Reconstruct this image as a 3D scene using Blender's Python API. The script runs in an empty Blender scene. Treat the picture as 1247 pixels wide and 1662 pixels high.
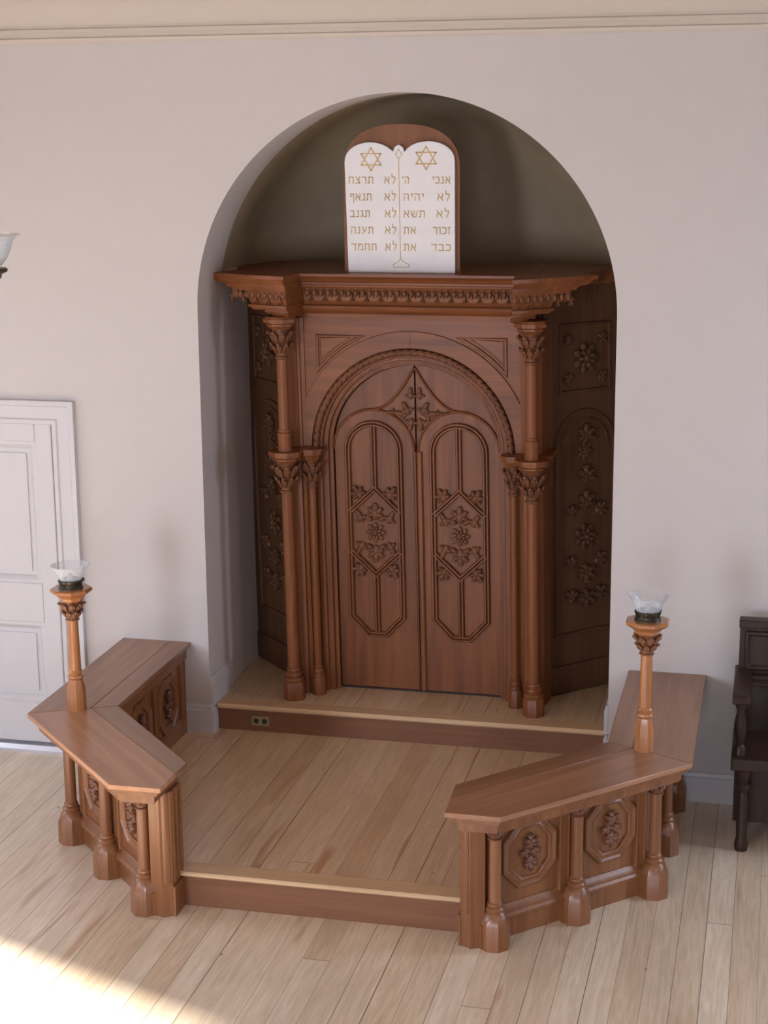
import bpy, bmesh, math, random
from mathutils import Vector, Matrix
random.seed(7)
C = bpy.context.scene.collection
PI = math.pi
sin, cos = math.sin, math.cos

# ------------------------------------------------------------------ camera
cam_d = bpy.data.cameras.new('camera'); cam = bpy.data.objects.new('camera', cam_d); C.objects.link(cam)
YAW, PITCH, ROLL = 0.2302204, 0.2263632, -0.0081607
fw = Vector((-sin(YAW)*cos(PITCH), cos(YAW)*cos(PITCH), -sin(PITCH)))
rt = Vector((cos(YAW), sin(YAW), 0)); up = rt.cross(fw)
r2 = rt*cos(ROLL) + up*sin(ROLL); u2 = -rt*sin(ROLL) + up*cos(ROLL)
M = Matrix((r2, u2, -fw)).transposed().to_4x4(); M.translation = Vector((2.22042, -9.97623, 4.10925))
cam.matrix_world = M
cam_d.sensor_fit = 'VERTICAL'; cam_d.sensor_height = 24.0; cam_d.lens = 2738.08/1662*24.0
cam_d.clip_start = 0.05; cam_d.clip_end = 100
bpy.context.scene.camera = cam

# ------------------------------------------------------------------ exposure, world, sun, daylight at the windows
sc = bpy.context.scene
sc.view_settings.view_transform = 'Standard'; sc.view_settings.look = 'None'
sc.view_settings.gamma = 1.0; sc.view_settings.use_curve_mapping = False
sc.view_settings.exposure = 0.09
w = bpy.data.worlds.new('sky'); sc.world = w; w.use_nodes = True
w.node_tree.nodes['Background'].inputs[0].default_value = (0.62, 0.74, 1.0, 1)
w.node_tree.nodes['Background'].inputs[1].default_value = 0.4

def lamp(name, kind, loc, direction, energy, color, sx=1, sy=1):
    d = bpy.data.lights.new(name, kind); d.energy = energy; d.color = color
    if kind == 'AREA':
        d.shape = 'RECTANGLE'; d.size = sx; d.size_y = sy
    o = bpy.data.objects.new(name, d); C.objects.link(o); o.location = loc
    o.rotation_euler = Vector(direction).to_track_quat('-Z', 'Y').to_euler()
    return o
EL = math.radians(33)
sun = lamp('sun', 'SUN', (-9, 3, 8), (0.915*cos(EL), -0.404*cos(EL), -sin(EL)), 34.0, (1.0, 0.93, 0.82))
sun.data.angle = math.radians(5)
SKY = (0.74, 0.83, 1.0)
WX = 5.0                                   # half width of the hall
WIN_L = [(-2.67, -1.17), (-6.2, -4.7), (-9.7, -8.2)]
WIN_R = [(-1.3, -0.4), (-6.6, -5.2)]
WIN_F = [(-3.2, -1.6), (1.0, 2.6)]
WZ0, WZ1 = 0.9, 3.5
for (a, b), e in zip(WIN_L, (44, 90, 90)):
    lamp('window_daylight', 'AREA', (-WX-0.3, (a+b)/2, (WZ0+WZ1)/2), (1, 0, -1.0), e, SKY, b-a, WZ1-WZ0)
for (a, b), e in zip(WIN_R, (64, 50)):
    lamp('window_daylight', 'AREA', (WX+0.3, (a+b)/2, (WZ0+WZ1)/2), (-1, 0, -0.7), e, SKY, b-a, WZ1-WZ0)
for (a, b), e in zip(WIN_F, (480, 205)):
    lamp('window_daylight', 'AREA', ((a+b)/2, -13.3, (WZ0+WZ1)/2), (0, 1, -0.55), e, SKY, b-a, WZ1-WZ0)

# ------------------------------------------------------------------ materials
def new_mat(name):
    m = bpy.data.materials.new(name); m.use_nodes = True
    return m, m.node_tree.nodes, m.node_tree.links, m.node_tree.nodes['Principled BSDF']
def plain(name, col, rough=0.5, metal=0.0, bump=0.0, bscale=60, var=0.04):
    m, n, l, b = new_mat(name)
    b.inputs['Roughness'].default_value = rough; b.inputs['Metallic'].default_value = metal
    tc = n.new('ShaderNodeTexCoord'); nz = n.new('ShaderNodeTexNoise'); nz.inputs['Scale'].default_value = 6; nz.inputs['Detail'].default_value = 4
    l.new(tc.outputs['Object'], nz.inputs['Vector'])
    rp = n.new('ShaderNodeValToRGB'); l.new(nz.outputs['Fac'], rp.inputs[0])
    rp.color_ramp.elements[0].position = .3; rp.color_ramp.elements[1].position = .7
    rp.color_ramp.elements[0].color = (*[c*(1-var) for c in col], 1); rp.color_ramp.elements[1].color = (*[min(1, c*(1+var)) for c in col], 1)
    l.new(rp.outputs[0], b.inputs['Base Color'])
    if bump:
        nb = n.new('ShaderNodeTexNoise'); nb.inputs['Scale'].default_value = bscale; nb.inputs['Detail'].default_value = 3
        l.new(tc.outputs['Object'], nb.inputs['Vector'])
        bp = n.new('ShaderNodeBump'); bp.inputs['Strength'].default_value = bump; bp.inputs['Distance'].default_value = .01
        l.new(nb.outputs['Fac'], bp.inputs['Height']); l.new(bp.outputs[0], b.inputs['Normal'])
    return m
def wood(name, col, dark, axis='z', angle=0.0, rough=0.42, coat=0.04, fine=34, contrast=1.0):
    """grain stretched along an axis (or along a plan angle for axis 'xy')"""
    m, n, l, b = new_mat(name)
    tc = n.new('ShaderNodeTexCoord'); mp = n.new('ShaderNodeMapping')
    mp.vector_type = 'TEXTURE' if axis == 'xy' else 'POINT'
    oi = n.new('ShaderNodeObjectInfo')
    ad = n.new('ShaderNodeVectorMath'); ad.operation = 'ADD'
    ml = n.new('ShaderNodeMath'); ml.operation = 'MULTIPLY'; ml.inputs[1].default_value = 9
    l.new(oi.outputs['Random'], ml.inputs[0])
    l.new(tc.outputs['Object'], mp.inputs['Vector']); l.new(mp.outputs[0], ad.inputs[0]); l.new(ml.outputs[0], ad.inputs[1])
    if axis == 'xy': mp.inputs['Rotation'].default_value = (0, 0, angle)
    sv = n.new('ShaderNodeVectorMath'); sv.operation = 'MULTIPLY'
    s = {'z': (fine, fine, 1.6), 'x': (1.6, fine, fine), 'y': (fine, 1.6, fine), 'xy': (1.6, fine, fine)}[axis]
    sv.inputs[1].default_value = s; l.new(ad.outputs[0], sv.inputs[0])
    n1 = n.new('ShaderNodeTexNoise'); n1.inputs['Scale'].default_value = 1; n1.inputs['Detail'].default_value = 5; n1.inputs['Distortion'].default_value = .6
    l.new(sv.outputs[0], n1.inputs['Vector'])
    sv2 = n.new('ShaderNodeVectorMath'); sv2.operation = 'MULTIPLY'; sv2.inputs[1].default_value = tuple(.22*k for k in s); l.new(ad.outputs[0], sv2.inputs[0])
    n2 = n.new('ShaderNodeTexNoise'); n2.inputs['Scale'].default_value = 1; n2.inputs['Detail'].default_value = 3; n2.inputs['Distortion'].default_value = 1.0
    l.new(sv2.outputs[0], n2.inputs['Vector'])
    mx = n.new('ShaderNodeMath'); mx.operation = 'ADD'; l.new(n1.outputs['Fac'], mx.inputs[0]); l.new(n2.outputs['Fac'], mx.inputs[1])
    hf = n.new('ShaderNodeMath'); hf.operation = 'MULTIPLY'; hf.inputs[1].default_value = .5; l.new(mx.outputs[0], hf.inputs[0])
    rp = n.new('ShaderNodeValToRGB'); l.new(hf.outputs[0], rp.inputs[0])
    rp.color_ramp.elements[0].position = .5-.16/contrast; rp.color_ramp.elements[1].position = .5+.16/contrast
    rp.color_ramp.elements[0].color = (*dark, 1); rp.color_ramp.elements[1].color = (*col, 1)
    l.new(rp.outputs[0], b.inputs['Base Color'])
    b.inputs['Roughness'].default_value = rough; b.inputs['Coat Weight'].default_value = coat; b.inputs['Coat Roughness'].default_value = .2; b.inputs['Specular IOR Level'].default_value = .25 if coat < .1 else .5
    bp = n.new('ShaderNodeBump'); bp.inputs['Strength'].default_value = .08; bp.inputs['Distance'].default_value = .004
    l.new(n1.outputs['Fac'], bp.inputs['Height']); l.new(bp.outputs[0], b.inputs['Normal'])
    return m
def boards(name, width, phase, tint=(1, 1, 1), rough=.30):
    """pine boards running along y, with gaps, joints, red heart streaks and knots"""
    m, n, l, b = new_mat(name)
    def math_(op, a, bb=None, c=None):
        k = n.new('ShaderNodeMath'); k.operation = op
        for i, v in enumerate((a, bb, c)):
            if v is None: continue
            if isinstance(v, (int, float)): k.inputs[i].default_value = v
            else: l.new(v, k.inputs[i])
        return k.outputs[0]
    def comb(x, y, z=0.0):
        k = n.new('ShaderNodeCombineXYZ')
        for i, v in enumerate((x, y, z)):
            if isinstance(v, (int, float)): k.inputs[i].default_value = v
            else: l.new(v, k.inputs[i])
        return k.outputs[0]
    def noise(vec, scale=1, detail=4, dist=0.0):
        k = n.new('ShaderNodeTexNoise'); k.inputs['Scale'].default_value = scale; k.inputs['Detail'].default_value = detail; k.inputs['Distortion'].default_value = dist
        l.new(vec, k.inputs['Vector']); return k.outputs['Fac']
    def ramp(f, stops):
        k = n.new('ShaderNodeValToRGB'); l.new(f, k.inputs[0]); e = k.color_ramp.elements
        while len(e) < len(stops): e.new(.5)
        for i, (p, c) in enumerate(stops):
            e[i].position = p; e[i].color = (*c, 1)
        return k.outputs[0]
    def mix(f, a, bb):
        k = n.new('ShaderNodeMix'); k.data_type = 'RGBA'
        l.new(f, k.inputs[0])
        for i, v in ((6, a), (7, bb)):
            if isinstance(v, tuple): k.inputs[i].default_value = (*v, 1)
            else: l.new(v, k.inputs[i])
        return k.outputs[2]
    tc = n.new('ShaderNodeTexCoord'); sp = n.new('ShaderNodeSeparateXYZ'); l.new(tc.outputs['Object'], sp.inputs[0])
    X, Y = sp.outputs[0], sp.outputs[1]
    wob = math_('MULTIPLY', math_('SUBTRACT', noise(comb(math_('MULTIPLY', X, .6), 0.0), 1, 0), .5), .9)
    bx = math_('ADD', math_('ADD', math_('DIVIDE', math_('SUBTRACT', X, phase), width), 40.0), wob)
    idx = math_('FLOOR', bx); fr = math_('FRACT', bx)
    wn = n.new('ShaderNodeTexWhiteNoise'); wn.noise_dimensions = '1D'; l.new(idx, wn.inputs['W']); rnd = wn.outputs['Value']
    yy = math_('DIVIDE', math_('ADD', Y, math_('MULTIPLY', rnd, 17.0)), 11.0)
    j = math_('FLOOR', yy); jf = math_('FRACT', yy)
    wn2 = n.new('ShaderNodeTexWhiteNoise'); wn2.noise_dimensions = '2D'; l.new(comb(idx, j), wn2.inputs['Vector']); r2_ = wn2.outputs['Value']
    base = ramp(r2_, [(0, (.75, .625, .48)), (.45, (.81, .70, .56)), (.8, (.85, .75, .62)), (1, (.71, .57, .42))])
    g = noise(comb(math_('MULTIPLY', X, 40), math_('ADD', math_('MULTIPLY', Y, 2.6), math_('MULTIPLY', r2_, 37)), math_('MULTIPLY', r2_, 9)), 1, 5, 1.3)
    c1 = mix(ramp(g, [(.38, (0, 0, 0)), (.66, (1, 1, 1))]), (.80, .70, .58), (1.08, 1.06, 1.02))
    mu = n.new('ShaderNodeMix'); mu.data_type = 'RGBA'; mu.blend_type = 'MULTIPLY'; mu.inputs[0].default_value = .55
    l.new(base, mu.inputs[6]); l.new(c1, mu.inputs[7]); col = mu.outputs[2]
    st = noise(comb(math_('MULTIPLY', X, 9), math_('ADD', math_('MULTIPLY', Y, .95), math_('MULTIPLY', r2_, 23)), idx), 1, 2, .4)
    col = mix(ramp(st, [(.63, (0, 0, 0)), (.74, (.7, .7, .7))]), col, (.46, .235, .12))
    gr = noise(comb(math_('MULTIPLY', X, 3), math_('MULTIPLY', Y, 1.2), 3.0), 1, 4)
    col = mix(ramp(gr, [(.45, (0, 0, 0)), (.75, (.28, .28, .28))]), col, (.40, .31, .22))
    vo = n.new('ShaderNodeTexVoronoi'); vo.inputs['Scale'].default_value = 1; l.new(comb(math_('MULTIPLY', X, 5.2), math_('MULTIPLY', Y, 2.6)), vo.inputs['Vector'])
    sx = n.new('ShaderNodeSeparateXYZ'); l.new(vo.outputs['Color'], sx.inputs[0])
    mrk = n.new('ShaderNodeMapRange'); mrk.interpolation_type = 'SMOOTHSTEP'; mrk.inputs['From Min'].default_value = .25; mrk.inputs['From Max'].default_value = 1.0
    mrk.inputs['To Min'].default_value = 1; mrk.inputs['To Max'].default_value = 0
    kd = math_('ADD', vo.outputs['Distance'], math_('MULTIPLY', math_('SUBTRACT', noise(comb(math_('MULTIPLY', X, 60), math_('MULTIPLY', Y, 40)), 1, 2), .5), .05))
    l.new(math_('DIVIDE', kd, math_('ADD', math_('MULTIPLY', sx.outputs[1], .06), .025)), mrk.inputs['Value'])
    kn = math_('MULTIPLY', mrk.outputs[0], math_('GREATER_THAN', sx.outputs[0], .45))
    col = mix(math_('MULTIPLY', kn, .8), col, (.10, .035, .015))
    wg = math_('ADD', math_('MULTIPLY', rnd, .028), .008)
    gap = math_('MAXIMUM', math_('LESS_THAN', fr, wg), math_('MULTIPLY', math_('LESS_THAN', jf, .0006), .7))
    col = mix(math_('MULTIPLY', gap, .82), col, (.07, .045, .03))
    tn = n.new('ShaderNodeMix'); tn.data_type = 'RGBA'; tn.blend_type = 'MULTIPLY'; tn.inputs[0].default_value = 1
    l.new(col, tn.inputs[6]); tn.inputs[7].default_value = (*tint, 1)
    l.new(tn.outputs[2], b.inputs['Base Color'])
    b.inputs['Roughness'].default_value = rough; b.inputs['Specular IOR Level'].default_value = .85
    bp = n.new('ShaderNodeBump'); bp.inputs['Strength'].default_value = .25; bp.inputs['Distance'].default_value = .003
    l.new(math_('SUBTRACT', math_('MULTIPLY', g, .15), gap), bp.inputs['Height']); l.new(bp.outputs[0], b.inputs['Normal'])
    return m

m_wall = plain('cream_plaster', (.575, .525, .505), .75, bump=.05, bscale=45, var=.012)
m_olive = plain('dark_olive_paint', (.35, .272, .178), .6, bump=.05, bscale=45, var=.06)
m_trim = plain('white_gloss_paint', (.585, .56, .57), .42, var=.01)
m_cornice = plain('plaster_cornice', (.57, .50, .43), .7, var=.012)
m_ceil = plain('ceiling_plaster', (.36, .25, .15), .8)
m_floor = boards('pine_boards', .142, 0.02)
m_dais = boards('dais_pine_boards', .142, 0.05, (.86, .74, .64), .30)
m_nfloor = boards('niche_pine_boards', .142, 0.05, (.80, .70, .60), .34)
m_lip = wood('worn_pine_lip', (.66, .46, .28), (.54, .35, .20), 'x', rough=.35)
m_riser = wood('brown_stained_board', (.235, .105, .055), (.17, .07, .036), 'x', rough=.45)
WC, WD = (.255, .087, .029), (.142, .044, .0145)
m_ark = wood('carved_oak_upright', WC, WD, 'z')
m_arkx = wood('carved_oak_crosswise', WC, WD, 'x')
m_carve = wood('dark_carved_wood', (.20, .078, .036), (.115, .044, .020), 'z', rough=.4)
m_door = wood('ark_door_wood', (.235, .081, .028), (.128, .041, .0145), 'z', fine=26)
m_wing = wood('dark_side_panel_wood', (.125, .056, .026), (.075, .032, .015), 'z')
m_rail = wood('railing_wood', (.275, .110, .042), (.16, .056, .020), 'z', rough=.34, coat=.3)
m_railc = wood('railing_carving_wood', (.22, .088, .045), (.12, .046, .024), 'z', rough=.3, coat=.35)
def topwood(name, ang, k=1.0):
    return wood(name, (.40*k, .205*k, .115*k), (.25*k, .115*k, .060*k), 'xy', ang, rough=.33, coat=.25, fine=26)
m_amber = wood('amber_turned_wood', (.47, .195, .070), (.33, .125, .042), 'z', rough=.22, coat=.5)
m_amberd = wood('amber_carved_wood', (.26, .11, .05), (.16, .06, .03), 'z', rough=.3, coat=.3)
m_chair = wood('near_black_chair_wood', (.042, .022, .014), (.026, .014, .009), 'z', rough=.4)
m_board = wood('tablet_backing_board', (.25, .108, .050), (.19, .078, .036), 'z', rough=.55, coat=0)
m_slab = plain('white_tablet_stone', (.79, .765, .77), .55, bump=.03, var=.035)
m_gold = plain('worn_gold_leaf', (.50, .33, .13), .5, .25, var=.12)
m_bronze = plain('dark_bronze', (.085, .08, .06), .32, .85)
m_brass = plain('aged_brass_plate', (.36, .29, .17), .42, .5)
m_black = plain('black_hole', (.02, .018, .016), .6)
m_alu = plain('metal_threshold', (.62, .62, .66), .35, .7)
m_seam = plain('dark_gap', (.03, .016, .01), .7)
def glass(name):
    m, n, l, b = new_mat(name)
    b.inputs['Base Color'].default_value = (.74, .80, .86, 1); b.inputs['Roughness'].default_value = .08
    b.inputs['Specular IOR Level'].default_value = .9; b.inputs['Transmission Weight'].default_value = .2
    tr = n.new('ShaderNodeBsdfTransparent'); mx = n.new('ShaderNodeMixShader')
    lw = n.new('ShaderNodeLayerWeight'); lw.inputs['Blend'].default_value = .35
    mr = n.new('ShaderNodeMapRange'); mr.inputs['To Min'].default_value = .14; mr.inputs['To Max'].default_value = .9
    l.new(lw.outputs['Facing'], mr.inputs['Value']); l.new(mr.outputs[0], mx.inputs[0])
    l.new(tr.outputs[0], mx.inputs[1]); l.new(b.outputs[0], mx.inputs[2])
    l.new(mx.outputs[0], n['Material Output'].inputs['Surface'])
    return m
m_glass = glass('clear_pressed_glass')
m_frost = plain('frosted_glass', (.80, .82, .84), .35)
m_frost.node_tree.nodes['Principled BSDF'].inputs['Transmission Weight'].default_value = .55

# ------------------------------------------------------------------ helpers
def obj(name, bm, mat, parent=None, smooth=35, shear=None, mirror=False):
    """link a bmesh given in world coordinates as ONE mesh object"""
    if mirror:
        for v in bm.verts: v.co.x = -v.co.x
    if shear:
        for v in bm.verts: v.co.x += shear*(v.co.z-.39)
    root = parent
    while root is not None and root.parent is not None: root = root.parent
    off = root.location if root is not None else Vector((0, 0, 0))
    if off.length:
        for v in bm.verts: v.co -= off
    bmesh.ops.recalc_face_normals(bm, faces=bm.faces[:])
    me = bpy.data.meshes.new(name); bm.to_mesh(me); bm.free()
    me.materials.append(mat)
    if smooth:
        for p in me.polygons: p.use_smooth = True
        me.set_sharp_from_angle(angle=math.radians(smooth))
    o = bpy.data.objects.new(name, me); C.objects.link(o)
    if parent is not None: o.parent = parent
    return o
def thing(name, label, cat, loc, group=None):
    o = bpy.data.objects.new(name, None); C.objects.link(o); o.location = loc; o.empty_display_size = .1
    o['label'] = label; o['category'] = cat
    if group: o['group'] = group
    return o
def struct(name, bm, mat, parent=None, **k):
    o = obj(name, bm, mat, parent, **k)
    if parent is None: o['kind'] = 'structure'
    return o
B = bmesh.new
def box(bm, x0, x1, y0, y1, z0, z1):
    prism(bm, [(x0, y0), (x1, y0), (x1, y1), (x0, y1)], z0, z1)
def prism(bm, pts, z0, z1):
    a = [bm.verts.new((p[0], p[1], z0)) for p in pts]; c = [bm.verts.new((p[0], p[1], z1)) for p in pts]
    n = len(pts)
    bm.faces.new(a[::-1]); bm.faces.new(c)
    for i in range(n): bm.faces.new((a[i], a[(i+1) % n], c[(i+1) % n], c[i]))
def loft(bm, rings, cap=True):
    vs = [[bm.verts.new(p) for p in r] for r in rings]; n = len(vs[0])
    for a, c in zip(vs, vs[1:]):
        for i in range(n): bm.faces.new((a[i], a[(i+1) % n], c[(i+1) % n], c[i]))
    if cap: bm.faces.new(vs[0][::-1]); bm.faces.new(vs[-1])
def prism_xz(bm, pts, y0, y1):
    loft(bm, [[(p[0], y0, p[1]) for p in pts], [(p[0], y1, p[1]) for p in pts]])
def prism_yz(bm, pts, x0, x1):
    loft(bm, [[(x0, p[0], p[1]) for p in pts], [(x1, p[0], p[1]) for p in pts]])
def lathe(bm, cx, cy, prof, n=20, phase=0.0):
    loft(bm, [[(cx+max(r, 1e-4)*cos(phase+2*PI*i/n), cy+max(r, 1e-4)*sin(phase+2*PI*i/n), z) for i in range(n)] for r, z in prof])
def ell(bm, c, r, rot=None, u=8, v=6):
    mt = Matrix.Translation(Vector(c)) @ (rot.to_4x4() if rot is not None else Matrix.Identity(4)) @ Matrix.Diagonal((*r, 1))
    bmesh.ops.create_uvsphere(bm, u_segments=u, v_segments=v, radius=1, matrix=mt)
class Frame:
    """a plane in space: origin, right, up, outward normal"""
    def __init__(s, O, U, V, N): s.O, s.U, s.V, s.N = Vector(O), Vector(U).normalized(), Vector(V).normalized(), Vector(N).normalized()
    def p(s, u, v, n=0.0): return s.O + s.U*u + s.V*v + s.N*n
    def rot(s, ang=0.0):
        a = s.U*cos(ang)+s.V*sin(ang); c = -s.U*sin(ang)+s.V*cos(ang)
        return Matrix((a, c, s.N)).transposed()
def front(y): return Frame((0, y, 0), (1, 0, 0), (0, 0, 1), (0, -1, 0))
def mould(bm, F, path, prof, closed=False):
    """sweep a closed profile [(sideways, outward)] along a mitred path in a plane"""
    P = [Vector(p) for p in path]; n = len(P); rings = []
    for i in range(n):
        a = P[i-1] if (closed or i) else None; c = P[(i+1) % n] if (closed or i < n-1) else None
        d1 = (P[i]-a).normalized() if a is not None else None; d2 = (c-P[i]).normalized() if c is not None else None
        if d1 is None: d1 = d2
        if d2 is None: d2 = d1
        n1 = Vector((-d1.y, d1.x)); n2 = Vector((-d2.y, d2.x)); m = (n1+n2)
        m = m.normalized() if m.length > 1e-6 else n1
        k = 1/max(.35, m.dot(n1))
        rings.append([F.p(P[i].x+m.x*k*s, P[i].y+m.y*k*s, h) for s, h in prof])
    if closed: rings.append(rings[0])
    vs = [[bm.verts.new(p) for p in r] for r in (rings[:-1] if closed else rings)]
    if closed: vs.append(vs[0])
    q = len(prof)
    for a, c in zip(vs, vs[1:]):
        for i in range(q): bm.faces.new((a[i], a[(i+1) % q], c[(i+1) % q], c[i]))
    if not closed: bm.faces.new(vs[0][::-1]); bm.faces.new(vs[-1])
def arc(cx, cz, r, a0, a1, n): return [(cx+r*cos(a0+(a1-a0)*i/n), cz+r*sin(a0+(a1-a0)*i/n)) for i in range(n+1)]
def reed(w, h, base=-.006):  # a raised double bead profile
    return [(-w, base), (-w, h*.5), (-w*.7, h), (-w*.3, h), (0, h*.45), (w*.3, h), (w*.7, h), (w, h*.5), (w, base)]
def bead(w, h, base=-.006):
    return [(-w, base), (-w, h*.35), (-w*.55, h*.9), (0, h), (w*.55, h*.9), (w, h*.35), (w, base)]
def fbox(bm, F, u0, u1, v0, v1, n0, n1):
    loft(bm, [[F.p(u0, v0, n), F.p(u1, v0, n), F.p(u1, v1, n), F.p(u0, v1, n)] for n in (n0, n1)])
def leaf(bm, F, u, v, s, ang, lobes=5, h=None):
    """one carved lobed leaf with curled tips pointing along ang"""
    h = h or s*.34
    ell(bm, F.p(u, v, h*.2), (s*.42, s*.30, h*.75), F.rot(ang))
    for k in range(lobes):
        t = (k-(lobes-1)/2)/((lobes-1)/2 or 1); a = ang+t*1.75
        L = s*(.56-.16*abs(t))
        ell(bm, F.p(u+L*.70*cos(a), v+L*.70*sin(a), h*.38), (L*.58, L*.40, h*.62), F.rot(a))
        ell(bm, F.p(u+L*1.08*cos(a), v+L*1.08*sin(a), h*.72), (L*.24, L*.32, h*.42), F.rot(a), 7, 5)
def rosette(bm, F, u, v, s, petals=7):
    ell(bm, F.p(u, v, s*.14), (s*.34, s*.34, s*.36), F.rot(0))
    for ring, (rr, sz, hh) in enumerate(((.72, .36, .14), (.45, .24, .30))):
        for k in range(petals):
            a = 2*PI*k/petals + ring*.45
            ell(bm, F.p(u+s*rr*cos(a), v+s*rr*sin(a), s*hh), (s*sz, s*sz*.72, s*.17), F.rot(a), 7, 5)
def capital(bm, cx, cy, z0, z1, r0, r1, n=8, phase=0.0):
    """leaf capital: bell, lower and upper leaves, curled tips"""
    H = z1-z0
    lathe(bm, cx, cy, [(r0*.95, z0), (r0*1.28, z0+.03*H), (r0*1.32, z0+.08*H), (r0*1.0, z0+.13*H), (r0*1.04, z0+.4*H), (r0*.6+r1*.4, z0+.7*H), (r1*.84, z0+.93*H), (r1*.9, z1)], 16)
    for tier, (f, hh, zz) in enumerate(((.46, .30, .34), (.80, .36, .68))):
        for k in range(n):
            a = phase + 2*PI*(k+.5*tier)/n
            ra = r0*1.05 + (r1-r0)*f*.75
            F = Frame((cx+ra*cos(a), cy+ra*sin(a), z0+H*zz), (-sin(a), cos(a), 0), (cos(a)*.45, sin(a)*.45, 1), (cos(a), sin(a), -.45))
            w = 2*PI*ra/n
            ell(bm, F.p(0, 0, 0), (w*.40, H*hh*.62, w*.26), F.rot(0))
            ell(bm, F.p(0, H*hh*.60, w*.24), (w*.34, H*.075, w*.26), F.rot(0), 7, 5)
            for sg in (-1, 1): ell(bm, F.p(sg*w*.34, H*hh*.15, w*.10), (w*.17, H*.10, w*.16), F.rot(0), 6, 5)
def offset(pts, dist):
    """inset each edge of a polygon by its own distance"""
    n = len(pts); area = sum(pts[i][0]*pts[(i+1) % n][1]-pts[(i+1) % n][0]*pts[i][1] for i in range(n)); sg = 1 if area > 0 else -1
    L = []
    for i in range(n):
        p = Vector(pts[i]); d = (Vector(pts[(i+1) % n])-p).normalized(); nn = Vector((-d.y, d.x))*sg
        L.append((p+nn*dist[i], d))
    out = []
    for i in range(n):
        (p, d), (q, e) = L[i-1], L[i]
        t = ((q.x-p.x)*e.y-(q.y-p.y)*e.x)/(d.x*e.y-d.y*e.x); out.append((p.x+d.x*t, p.y+d.y*t))
    return out
def bevel(o, w=.004, seg=2):
    m = o.modifiers.new('bevel', 'BEVEL'); m.width = w; m.segments = seg; m.limit_method = 'ANGLE'; m.angle_limit = math.radians(40)
    return o

# ------------------------------------------------------------------ the room
R, ZS = 1.30, 2.988            # niche opening
HC = 5.15                      # ceiling height
H1, H2 = .206, .39             # dais and niche floor heights
bm = B(); box(bm, -WX, WX, -13, 0.6, -.1, 0); struct('floor', bm, m_floor)
bm = B(); box(bm, -WX-.2, WX+.2, -13.2, .6, HC, HC+.1); struct('ceiling', bm, m_ceil)
# wall with the arched opening, and its deep reveal
bm = B()
NA = 64
ap = [(R*cos(PI-PI*i/NA), ZS+R*sin(PI-PI*i/NA)) for i in range(NA+1)]
def quad(bm, *p): bm.faces.new([bm.verts.new(q) for q in p])
TH = .45
for s in (-1, 1):
    quad(bm, (s*WX, 0, 0), (s*R, 0, 0), (s*R, 0, ZS), (s*WX, 0, ZS))
    quad(bm, (s*WX, 0, ZS), (s*R, 0, ZS), (s*R, 0, HC), (s*WX, 0, HC))
path = [(-R, 0)] + ap + [(R, 0)]
for (a, b) in zip(ap, ap[1:]): quad(bm, (a[0], 0, a[1]), (b[0], 0, b[1]), (b[0], 0, HC), (a[0], 0, HC))
for (a, b) in zip(path, path[1:]): quad(bm, (a[0], 0, a[1]), (b[0], 0, b[1]), (b[0], TH, b[1]), (a[0], TH, a[1]))
bmesh.ops.remove_doubles(bm, verts=bm.verts[:], dist=1e-4)
struct('wall_back', bm, m_wall, smooth=20)
# dark painted niche behind the reveal: straight, then closing in a half dome
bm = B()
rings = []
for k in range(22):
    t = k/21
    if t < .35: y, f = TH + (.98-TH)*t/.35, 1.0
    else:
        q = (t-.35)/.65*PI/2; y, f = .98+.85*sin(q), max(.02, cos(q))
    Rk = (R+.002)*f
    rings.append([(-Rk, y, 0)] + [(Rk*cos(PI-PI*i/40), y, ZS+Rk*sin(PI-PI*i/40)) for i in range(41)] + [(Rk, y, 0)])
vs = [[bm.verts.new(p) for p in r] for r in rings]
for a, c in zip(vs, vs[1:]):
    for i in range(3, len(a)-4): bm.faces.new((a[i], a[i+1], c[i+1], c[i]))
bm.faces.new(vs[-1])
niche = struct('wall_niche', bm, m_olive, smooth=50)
bm = B()
vs = [[bm.verts.new(p) for p in r] for r in rings]
for a, c in zip(vs, vs[1:]):
    for i in (0, 1, 2, len(a)-4, len(a)-3, len(a)-2): bm.faces.new((a[i], a[i+1], c[i+1], c[i]))
struct('niche_side', bm, m_wall, niche, smooth=50)
def pierced(bm, holes, a0, a1, mk):
    """a wall slab with window openings: mk(bm, s0, s1, z0, z1)"""
    holes = sorted(holes); s = a0
    for h0, h1 in holes:
        mk(bm, s, h0, 0, HC); mk(bm, h0, h1, 0, WZ0); mk(bm, h0, h1, WZ1, HC); s = h1
    mk(bm, s, a1, 0, HC)
bm = B(); pierced(bm, WIN_L, -13, .6, lambda b, s0, s1, z0, z1: box(b, -WX-.2, -WX, s0, s1, z0, z1)); struct('wall_left', bm, m_wall)
bm = B(); pierced(bm, WIN_R, -13, .6, lambda b, s0, s1, z0, z1: box(b, WX, WX+.2, s0, s1, z0, z1)); struct('wall_right', bm, m_wall)
bm = B(); pierced(bm, WIN_F, -WX, WX, lambda b, s0, s1, z0, z1: box(b, s0, s1, -13.2, -13, z0, z1)); struct('wall_front', bm, m_wall)
# ceiling cornice
bm = B()
prism_yz(bm, [(.0, 4.600), (-.012, 4.600), (-.030, 4.612), (-.036, 4.628), (-.026, 4.636), (-.026, 4.652), (-.046, 4.664), (-.046, 4.682), (-.034, 4.690),
              (-.034, 4.705), (-.060, 4.725), (-.090, 4.78), (-.15, 4.84), (-.235, 4.885), (-.25, 4.90), (-.25, 4.93), (-.33, 5.0), (-.45, 5.08), (-.47, 5.15), (0, 5.15)], -WX, WX)
struct('trim_1', bm, m_cornice, smooth=25)
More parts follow.
